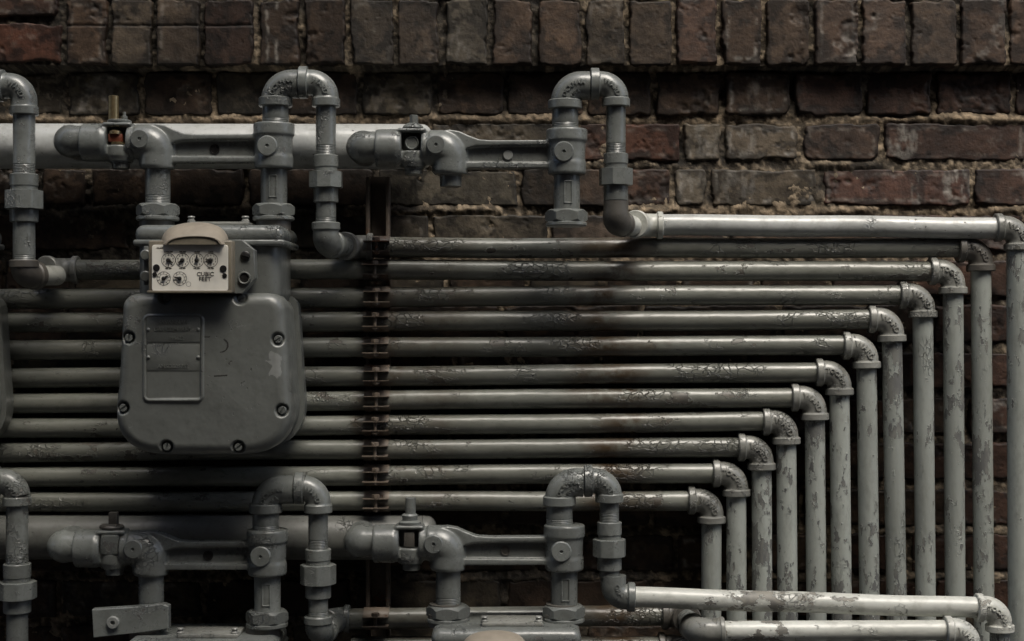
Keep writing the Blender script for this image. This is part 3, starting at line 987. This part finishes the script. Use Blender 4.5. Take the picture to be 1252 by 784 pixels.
        m = MB(); m.lathe(P(143.5, 165.5) + Y * (-9 * k), Z, [(0, 7.5 * k), (3.5 * k, 7.2 * k), (5 * k, 4 * k)], 24)
        m.lathe(P(147, 175) + Y * (-7 * k), -Z, [(0, 9 * k), (3 * k, 9 * k)], 24); m.build('brass_ring', M['brass'], t)
    elif kind == 'plug':
        m = MB(); m.lathe(P(147, 151), Z, [(0, 12 * k), (1.5 * k, 13 * k), (3.5 * k, 12 * k), (6 * k, 9 * k), (7 * k, 7 * k)], 32)
        m.build('valve_washer', M['cast'], t)
        m = MB(); m.hexnut(P(148, 145), Z, 11 * k, 4.8 * k); m.build('bolt', M['cast'], t)
        m = MB(); m.lathe(P(146, 168.5) + Y * (-3.4 * k), -Y, [(0, 9 * k), (5 * k, 8.5 * k), (6 * k, 7.4 * k), (5 * k, 6.6 * k), (4.8 * k, .5 * k)], 32)
        m.build('valve_core', M['cast'], t)
    elif kind == 'key':
        m = MB(); m.rbox(P(146, 168) + Y * (-10 * k), (22 * k, 16 * k, 24 * k), 2.5 * k); m.lathe(P(146, 170) + Y * (-16 * k), -Y, [(0, 7 * k), (2 * k, 6.5 * k), (2.4 * k, .4 * k)], 24)
        m.build('valve_core', M['cast'], t)
        m = MB(); m.lathe(P(146, 151), Z, [(0, 13 * k), (3 * k, 14 * k), (5 * k, 12 * k)], 32)
        m.rbox(P(143, 147) + Y * (-3 * k), (22 * k, 16 * k, 5 * k), 1.5 * k); m.rbox(P(147, 139), (11 * k, 9 * k, 18 * k), 1.2 * k)
        m.build('valve_key', M['dark'], t)
    else:
        m = MB(); m.lathe(P(146, 151), Z, [(0, 13.5 * k), (3 * k, 14 * k), (5 * k, 9 * k), (9 * k, 9.5 * k), (11 * k, 10 * k), (13 * k, 8 * k)], 36)
        m.build('valve_washer', M['cast'], t)
        m = MB(); m.lathe(P(147, 140), Z, [(0, 6.4 * k), (21 * k, 6.3 * k), (21.6 * k, 5.6 * k)], 28); m.build('valve_pin', M['cast'], t)
        m = MB(); m.rbox(P(146, 168) + Y * (-7 * k), (13 * k, 10 * k, 19 * k), 1.5 * k); m.build('valve_core', M['dark'], t)
    return t


meter_bar(0, 0, 'grey meter bar with a brass pin and red core in its open valve', 'brass', True)
meter_bar(358, 7, 'grey meter bar without a meter, a bolt on its valve', 'plug', None)
meter_bar(-8, 496, 'dark meter bar with the lock bracket on its left stub', 'key', 'lock')
meter_bar(355, 490, 'dark meter bar with a plain upright pin on its valve, above the lowest right meter', 'pin', True)

# lock bracket on the lower left stub
k = s(YB)
t = thing('lock_bracket', 'flat steel lock bracket with a round barrel plug on the lower left stub', 'lock', W(162, 775, YB))
m = MB()
poly = [(116, 743), (176, 739), (202, 736), (209, 739), (209, 766), (176, 771), (118, 777)]
m.prism([W(px, py, YB - .012) for px, py in poly], Vector((0, -.016, 0)), .0012)
m.rbox(W(185, 756, YB + .012), (40 * k, .045, 26 * k), .003)
m.build('plate', M['cast'], t)
m = MB(); m.lathe(W(138.5, 761, YB - .028), -Y, [(0, 7.6 * k), (3.2 * k, 7.6 * k), (4 * k, 6.6 * k), (4 * k, 3 * k), (1 * k, 2.6 * k), (1 * k, .3 * k)], 32)
m.build('barrel_plug', M['peel'], t)

# ------------------------------------------------------------------ gas meter
U = S


def smooth_outline(pts, n=480, it=3):
    p = [np.array(q, float) for q in pts]
    for _ in range(it):
        q = []
        for i in range(len(p)):
            a, b = p[i], p[(i + 1) % len(p)]
            q += [a * .75 + b * .25, a * .25 + b * .75]
        p = q
    p = np.array(p)
    d = np.r_[0, np.cumsum(np.linalg.norm(np.roll(p, -1, 0) - p, axis=1))]
    u = np.linspace(0, d[-1], n, endpoint=False)
    pp = np.vstack([p, p[:1]])
    return np.stack([np.interp(u, d, pp[:, 0]), np.interp(u, d, pp[:, 1])], 1)


def make_meter():
    f = .9136
    MX = -345.5 * U                                   # centre line, metres
    org = Vector((MX, -.105, -150 * U))
    t = thing('gas_meter', 'grey gas meter with a cream dial plate reading cubic feet', 'gas meter', org, 'gas meters on the bars')
    # outline of the case in front-face px -> metres
    raw = [(148, 358), (200, 358.5), (297, 358.5), (346, 358), (349, 400), (353, 470), (357, 512), (345, 541), (316, 557), (250, 557), (180, 557), (150, 541), (138, 512), (143, 470), (147, 400)]
    ol = smooth_outline(raw, 480, 3)
    cen = np.array((248., 455.))
    screws = [(202, 364), (294, 365), (157, 413), (339.5, 415), (150, 499), (344.5, 502), (203.5, 546.5), (291, 547)]

    def loc(p, yy):
        return ((p[0] - 248) * f * U + MX, yy, (392 - p[1]) * f * U)

    def rim_d(P):
        d = np.full(len(P), 1e9)
        a = ol; b = np.roll(ol, -1, 0)
        for i in range(0, len(ol)):
            ab = b[i] - a[i]; ap = P - a[i]
            tt = np.clip((ap @ ab) / (ab @ ab), 0, 1)
            d = np.minimum(d, np.linalg.norm(ap - tt[:, None] * ab, axis=1))
        return d
    YF = -.19
    Rr = 15.
    rings = [ol.copy(), ol.copy()]
    NR = 130
    q = 1 - np.linspace(0, 1, NR)[1:-1] ** 1.35
    for sc in q:
        rings.append(cen + (ol - cen) * sc)
    allp = np.vstack(rings[2:])
    d = rim_d(allp)
    h = np.where(d < Rr, Rr - np.sqrt(np.maximum(Rr * Rr - (Rr - np.minimum(d, Rr)) ** 2, 0)), 0)
    h = h - 3.0 * ss(d, 10, 95)
    for (sx, sy) in screws:
        r = np.hypot(allp[:, 0] - sx, allp[:, 1] - sy)
        h += 7 * (1 - ss(r, 5.2, 9.5)) * np.clip(1 - h / 14, 0, 1)
    # raised frame for the name plates
    fx = np.abs(allp[:, 0] - 212.5) - 35.5; fy = np.abs(allp[:, 1] - 438) - 51.5
    fd = np.hypot(np.maximum(fx + 6, 0), np.maximum(fy + 6, 0)) + np.minimum(np.maximum(fx + 6, fy + 6), 0) - 6
    h -= 2.0 * (1 - ss(np.abs(fd), .8, 2.6))
    ins = 1 - ss(fd, -4, -1)
    h = h * (1 - ins) - 1.6 * ins
    yy = YF + h * f * U
    npt = len(ol)
    vs = [loc(p, -.137) for p in ol] + [loc(p, YF + Rr * f * U) for p in ol]
    vs += [loc(p, v) for p, v in zip(allp, yy)]
    vs.append(loc(cen, YF - 3 * f * U))
    nr = 2 + len(q)
    fs, mi = [], []
    rngs = np.random.RandomState(5)
    lat = rngs.rand(64, 64)

    def nz(x, y_):
        x, y_ = x / 7., y_ / 7.
        i, j = int(x) % 63, int(y_) % 63; a, b = x % 1, y_ % 1
        return (lat[j, i] * (1 - a) + lat[j, i + 1] * a) * (1 - b) + (lat[j + 1, i] * (1 - a) + lat[j + 1, i + 1] * a) * b
    pts_all = np.vstack(rings)
    for r in range(nr - 1):
        for i in range(npt):
            j = (i + 1) % npt
            fs.append((r * npt + i, r * npt + j, (r + 1) * npt + j, (r + 1) * npt + i))
            c = (pts_all[r * npt + i] + pts_all[(r + 1) * npt + j]) / 2
            k_ = 0
            w1 = nz(c[0] + 11, c[1]) * 9 - 4.5
            if 325 < c[0] < 346 and 425 < c[1] < 466:
                if abs(c[0] - 336 + w1) < 7.5 + w1 * .4 and abs(c[1] - 447 + w1 * 1.6) < 13: k_ = 1
            # two dark scuffs on the face: a hooked one and a short dash
            rr = math.hypot(c[0] - 271, c[1] - 422.5)
            an = math.atan2(c[1] - 422.5, c[0] - 271)
            if abs(rr - 8) < .55 + .5 * math.cos(an) and -1.2 < an < 1.75: k_ = 2
            if abs(c[1] - 459.5 + (c[0] - 270) * .06) < .8 and 262 < c[0] < 279: k_ = 2
            mi.append(k_)
    last = (nr - 1) * npt
    for i in range(npt):
        fs.append((last + i, last + (i + 1) % npt, len(vs) - 1)); mi.append(0)
    m = MB(); m.v = vs; m.f = fs; m.mi = mi
    m.build('front_cover', [M['meter'], M['peel'], M['ink']], t, 50)
    # screws
    for n, (sx, sy) in enumerate(screws):
        dd = rim_d(np.array([(sx, sy)], float))[0]
        yb = YF + (7 if dd > 8 else 12) * f * U
        c = Vector(loc((sx, sy), yb))
        m = MB(); rs = 5.2 * f * U
        ang = random.Random(n).uniform(-.9, .3) + 1.2
        m.lathe(c + Y * .004, -Y, [(0, rs), (.004 + 2.2 * U, rs), (.004 + 3.0 * U, rs * .9)], 24)
        ex = Vector((math.cos(ang), 0, math.sin(ang))); ez = Vector((-math.sin(ang), 0, math.cos(ang)))
        for sg in (1, -1):
            half = [c - Y * (3.0 * U) + (ex * math.cos(a_) + ez * (sg * math.sin(a_))) * rs * .9 + ez * (sg * .6 * U) * (1 if i in (0, 12) else 0)
                    for i, a_ in enumerate([q_ * math.pi / 12 for q_ in range(13)])]
            m.prism(half, -Y * (1.5 * U), .4 * U)
        m.build('screw', M['cast'], t)

    # middle case and back cover
    def shell(name, sc, y0, y1, r, mat):
        P = cen + (ol[::3] - cen) * sc
        m = MB(); pts = [Vector(loc(p, y0)) for p in P]
        m.prism([p for p in pts], Vector((0, y1 - y0, 0)), r)
        return m.build(name, mat, t)
    shell('middle_case', .955, -.138, -.052, .001, M['meter'])
    shell('back_cover', 1.0, -.060, -.02, .008, M['meter'])
    m = MB()
    P = [Vector(loc(p, -.064)) for p in cen + (ol[::3] - cen) * 1.012]
    m.prism(P, Vector((0, .007, 0)), .0012)
    m.build('back_rim', M['meter'], t)
    # upper housing
    m = MB()
    m.rbox((MX + 1 * U, -.100, 60 * U), (162 * U, .122, 90 * U), .02, seg=6)
    m.build('upper_housing', M['meter'], t)
    m = MB()
    m.rbox((MX + 3 * U, -.100, 97.5 * U), (170 * U, .136, 22 * U), .0125, seg=6)
    m.rbox((MX + 3 * U, -.100, 88 * U), (171.5 * U, .138, 7 * U), .003, seg=3)
    m.build('top_cap', M['cast'], t)
    m = MB()
    m.rbox((MX + 10 * U, -.118, 110.5 * U), (70 * U, .055, 5 * U), .002)
    pl = m.build('top_plate', M['elbow'], t)
    for bx in (-22, 40):
        m = MB(); m.lathe(Vector((MX + bx * U, -.138, 112 * U)), Z, [(0, 4.6 * U), (2.5 * U, 4.6 * U), (4 * U, 3 * U), (5 * U, 3.2 * U), (6.4 * U, 4.4 * U), (7.6 * U, 3.6 * U)], 20)
        m.build('bolt', M['elbow'], pl)
    for sx in (192, 334.5):
        p = W(sx, 285, YB)
        m = MB(); m.lathe(p, Z, [(0, 20 * U), (14 * U, 20 * U), (15 * U, 18 * U), (26 * U, 18 * U)], 40)
        m.build('spud', M['dark'], t)
    # name plates
    for (ya, yb, words) in ((387, 418.5, (('SAVANNAH', 394, 6.0), ('GAS COMPANY', 403, 6.0), ('195622', 413.5, 5.6))), (421.5, 453.5, (('AM5D809752', 448, 6.0),))):
        m = MB()
        c = Vector(loc((212.5, (ya + yb) / 2), YF - 1.35 * f * U))
        m.rbox(c, (65 * f * U, .002, (yb - ya) * f * U), .0007)
        for wd, wy, sz in words:
            xx = 212 if wd != '195622' else 216
            m.flat_text(wd, Vector(loc((xx, wy), YF - 1.35 * f * U - .001)), X, Z, -Y, sz * 1.12 * f * U, .0009)
        for px in (182, 243):
            m.lathe(Vector(loc((px, 403 if ya < 400 else 437), YF - 1.35 * f * U)), -Y, [(0, 2.2 * U), (.0016, 2.1 * U), (.0026, 1.2 * U), (.0028, .2 * U)], 16)
        m.build('name_plate', M['meter'], t)
    # index (dial) box
    yd = -.212; kd = s(yd)
    Q = lambda px, py, dy=0.: W(px, py, yd) + Y * dy
    m = MB()
    a, b = Q(181, 294), Q(284, 358.5)
    m.rbox(((a.x + b.x) / 2, (-.165 + yd + .001) / 2, (a.z + b.z) / 2), (b.x - a.x, .047, a.z - b.z), .0025, seg=3)
    bx = m.build('index_box', M['tanframe'], t)
    m = MB()
    poly = [(280, 293.5), (296, 293.5), (311, 306), (312, 340), (297, 359), (280, 359)]
    m.prism([W(px, py, -.19) for px, py in poly][::-1], Vector((0, .02, 0)), 0)
    m.prism([W(px, py, -.19) for px, py in poly], Vector((0, -.002, 0)), .0008)
    m.build('mounting_lug', M['meter'], t)
    m = MB(); m.rbox(W(179, 325, -.178), (5 * U, .006, 44 * U), .001)
    for py in (312, 338):
        m.lathe(W(178.5, py, -.182), -Y, [(0, 6 * U), (.004, 6 * U), (.005, 5 * U)], 20)
    m.build('side_tab', M['meter'], t)
    m = MB()
    p = W(300, 313, -.192)
    m.lathe(p, -Y, [(0, 5.4 * U), (.002, 5.4 * U), (.003, 4.2 * U)], 24)
    m.rbox(p - Y * .0032, (9.4 * U, .0016, 1.2 * U), .0002, Matrix.Rotation(.3, 4, 'Y'))
    m.build('screw', M['black'], t)
    m = MB()
    p = W(299, 340, -.192)
    m.lathe(p, -Y, [(0, 7.2 * U), (.003, 7.2 * U), (.0036, 6.2 * U), (.003, 5.2 * U), (.0004, 5.0 * U), (.0004, .3 * U)], 28)
    cup = m.build('seal_cup', M['meter'], t)
    m = MB(); m.lathe(p - Y * .0005, -Y, [(0, 4.6 * U), (.0012, 4.6 * U)], 24); m.build('recess', M['black'], cup)  # black disc paints the shade inside the cup's hole
    # face plate
    m = MB()
    yf = yd - .001
    a, b = W(186, 299.5, yf), W(279, 356, yf)
    r_ = 3 * U
    rect = []
    for (cx, cz, a0) in ((b.x - r_, a.z - r_, 0), (a.x + r_, a.z - r_, 90), (a.x + r_, b.z + r_, 180), (b.x - r_, b.z + r_, 270)):
        for q_ in range(6):
            an = R(a0 + 18 * q_); rect.append(Vector((cx + r_ * math.cos(an), yf, cz + r_ * math.sin(an))))
    m.prism(rect, Vector((0, -.0016, 0)), .0003)
    face = m.build('dial_plate', M['cream'], t)
    yt = yf - .0017
    F = lambda px, py: W(px, py, yt)
    m = MB()

    def ringflat(c, r0, r1, n=40, lift=0.):
        vs = []
        for q_ in range(n):
            an = 2 * math.pi * q_ / n
            for rr in (r0, r1):
                vs.append(c + Vector((math.cos(an) * rr * kd, -.0002 - lift, math.sin(an) * rr * kd)))
        fs_ = [(2 * i, 2 * i + 1, (2 * i + 3) % (2 * n), (2 * i + 2) % (2 * n)) for i in range(n)]
        m.add(vs, fs_)
    dials = [(206, 318.3), (223.2, 318.3), (240.8, 318.3), (257.8, 318.3)]
    names = ['1,000,000', '100,000', '10,000', '1,000']
    hands = [-32, 213, 92, 176]
    for n, (dx_, dy_) in enumerate(dials):
        c = F(dx_, dy_)
        ringflat(c, 8.1, 8.7)
        ringflat(c, 2.9, 3.2, 24)
        for g_ in range(10):
            an = R(90 - 36 * g_ * (1 if n % 2 else -1))
            m.flat_text(str(g_), c + Vector((math.cos(an) * 5.9 * kd, 0, math.sin(an) * 5.9 * kd)), X, Z, -Y, 3.1 * kd, .0003)
        m.flat_text(names[n], F(dx_, dy_ - 10.2), X, Z, -Y, 2.7 * kd, .0003)
        m.flat_text('PER REV', F(dx_, dy_ + 9.9), X, Z, -Y, 2.2 * kd, .0003)
    for n, (dx_, dy_) in enumerate([(200.2, 340.6), (219.9, 340.6)]):
        c = F(dx_, dy_)
        ringflat(c, 8.0, 8.5); ringflat(c, 5.2, 5.5)
        for g_ in range(10):
            an = R(36 * g_ + 18)
            e = Vector((math.cos(an), 0, math.sin(an)))
            m.prism([c + e * (5.6 * kd) + Vector((-e.z, 0, e.x)) * .2 * kd, c + e * (8 * kd) + Vector((-e.z, 0, e.x)) * .2 * kd, c + e * (8 * kd) - Vector((-e.z, 0, e.x)) * .2 * kd, c + e * (5.6 * kd) - Vector((-e.z, 0, e.x)) * .2 * kd], Vector((0, -.0003, 0)))
    m.flat_text('CUBIC', F(251, 335.5), X, Z, -Y, 7.2 * kd, .0003)
    m.flat_text('FEET', F(250.5, 341.6), X, Z, -Y, 7.2 * kd, .0003)
    m.flat_text('AC-250', F(195.5, 303.2), X, Z, -Y, 2.6 * kd, .0003)
    c = F(230.5, 347.5); ringflat(c, 2.7, 3.0, 24)
    m.build('dial_marks', M['ink'], face, org=ORG[t.name])
    # pointers
    for (dx_, dy_), an in list(zip(dials, hands)) + [((200.2, 340.6), 32), ((219.9, 340.6), 168)]:
        m = MB()
        c = F(dx_, dy_) - Y * .0008
        an = R(an); e = Vector((math.cos(an), 0, math.sin(an))); w_ = Vector((-e.z, 0, e.x))
        m.prism([c - e * 2 * kd + w_ * 1.2 * kd, c + e * 3 * kd + w_ * 1.3 * kd, c + e * 7.6 * kd, c + e * 3 * kd - w_ * 1.3 * kd, c - e * 2 * kd - w_ * 1.2 * kd], Vector((0, -.0005, 0)))
        m.lathe(c, -Y, [(0, 2.5 * kd), (.0012, 2.4 * kd), (.0016, 1.6 * kd), (.0016, .2 * kd)], 20)
        m.build('pointer', M['ink'], face, org=ORG[t.name])
    for (hx, hy, hr) in ((191.3, 327.5, 4.2), (273, 328.7, 4.2), (189.3, 335.7, 2.9), (274.7, 337, 2.9)):
        m = MB(); m.lathe(F(hx, hy), -Y, [(0, hr * kd), (.0008, hr * kd), (.001, hr * .8 * kd), (.0007, .2 * kd)], 24)
        m.build('screw', M['black'], face, org=ORG[t.name])  # black discs stand in for the dark of the plate's holes
    # bottom lip of the box
    m = MB(); a = Q(232, 357); m.rbox((a.x, yd - .001, a.z), (103 * kd, .006, 3 * kd), .0008); m.build('box_lip', M['tanframe'], t)
    # tan hood
    fr = [(201, 299), (204, 295), (212, 291), (225, 289), (239, 288.3), (253, 289.0), (263, 291), (269, 295), (271.5, 299)]
    bk = [(196, 299), (199, 287), (207, 278), (221, 273.2), (239, 271.5), (257, 273), (270, 278), (277.5, 287), (280, 299)]

    def up_(p, n=4):
        out = [np.array(q_, float) for q_ in p]
        for _ in range(2):
            o2 = [out[0]]
            for i in range(len(out) - 1):
                o2 += [out[i] * .75 + out[i + 1] * .25, out[i] * .25 + out[i + 1] * .75]
            o2.append(out[-1]); out = o2
        return out
    fr, bk = up_(fr), up_(bk)
    m = MB()
    lv = []
    cfr = np.array((237., 299.))
    NL = 7
    for L_ in range(NL):
        tt = L_ / (NL - 1)
        e = 1 - (1 - tt) ** 2
        lv.append([W(p[0] * (1 - e) + q_[0] * e, p[1] * (1 - e) + q_[1] * e, yd - .010 + (.040) * tt) for p, q_ in zip(fr, bk)])
    inn = []
    for L_ in range(NL):
        tt = L_ / (NL - 1)
        row = []
        for p in lv[L_]:
            cc = W(237, 299, p.y)
            row.append(cc + (p - cc) * .93 + Y * .0)
        inn.append(row)
    rows = lv + inn[::-1]
    nb = len(fr)
    vs = [p for r in rows for p in r]; fs = []
    for r in range(len(rows)):
        r2 = (r + 1) % len(rows)
        for i in range(nb - 1):
            fs.append((r * nb + i, r * nb + i + 1, r2 * nb + i + 1, r2 * nb + i))
    m.add(vs, fs)
    m.build('hood', M['tan'], t)
    # back closing wall of the hood and clear slot behind the lip
    m = MB(); m.prism([W(p[0], p[1], yd + .030) for p in bk], Vector((0, .004, 0)))
    m.build('hood_back', M['tan'], t)
    m = MB(); m.prism([W(237 + (p[0] - 237) * .9, 300 + (p[1] - 300) * .9, yd - .0085) for p in fr], Vector((0, .004, 0)))
    m.build('hood_window', M['tanframe'], t)
    return t


meter = make_meter()


def copy_thing(root, off, label):
    r = root.copy(); C.objects.link(r)
    r.location = root.location + off; r['label'] = label
    for ch in list(root.children):
        c = ch.copy(); C.objects.link(c); c.parent = r
        for gch in ch.children:
            d = gch.copy(); C.objects.link(d); d.parent = c
    return r


copy_thing(meter, Vector((-371 * s(YB), 0, 0)), 'grey gas meter of which only a right edge shows at the left photo edge')
copy_thing(meter, Vector((-13 * s(YB), 0, -494 * s(YB))), 'dark gas meter at the bottom edge below the lock bracket, only its top showing')
copy_thing(meter, Vector((352 * s(YB), 0, -480 * s(YB))), 'gas meter at the bottom edge right of the clamp rack, only its top showing')

# ------------------------------------------------------------------ camera, light
cam = bpy.data.cameras.new('camera'); co = bpy.data.objects.new('camera', cam); C.objects.link(co)
co.location = (0, -D, 0); co.rotation_euler = (R(90), 0, 0)
cam.sensor_width = 36; cam.lens = 18 * D / (626 * S); cam.clip_end = 200; cam.clip_start = .05
bpy.context.scene.camera = co

SUN_EL, SUN_AZ = 58., 20.       # azimuth measured from straight in front of the wall towards the right
sd = Vector((math.sin(R(SUN_AZ)) * math.cos(R(SUN_EL)), -math.cos(R(SUN_AZ)) * math.cos(R(SUN_EL)), math.sin(R(SUN_EL))))
L = bpy.data.lights.new('sun', 'SUN'); L.energy = 1.5; L.angle = R(38); L.color = (1, .965, .875)
lo = bpy.data.objects.new('sun', L); C.objects.link(lo)
lo.rotation_euler = sd.to_track_quat('Z', 'Y').to_euler()
w = bpy.data.worlds.new('World'); bpy.context.scene.world = w; w.use_nodes = True
nt = w.node_tree
sky = nt.nodes.new('ShaderNodeTexSky'); sky.sky_type = 'NISHITA'; sky.sun_disc = False
sky.sun_elevation = R(SUN_EL); sky.sun_rotation = math.atan2(sd.x, sd.y)
sky.dust_density = 4; sky.air_density = 1.0; sky.ozone_density = .6
nt.links.new(sky.outputs[0], nt.nodes['Background'].inputs[0])
nt.nodes['Background'].inputs[1].default_value = .075
sc = bpy.context.scene
sc.cycles.max_bounces = 5; sc.cycles.diffuse_bounces = 3; sc.cycles.glossy_bounces = 3
sc.view_settings.view_transform = 'Standard'; sc.view_settings.look = 'None'
sc.view_settings.exposure = 1.58; sc.view_settings.gamma = 1
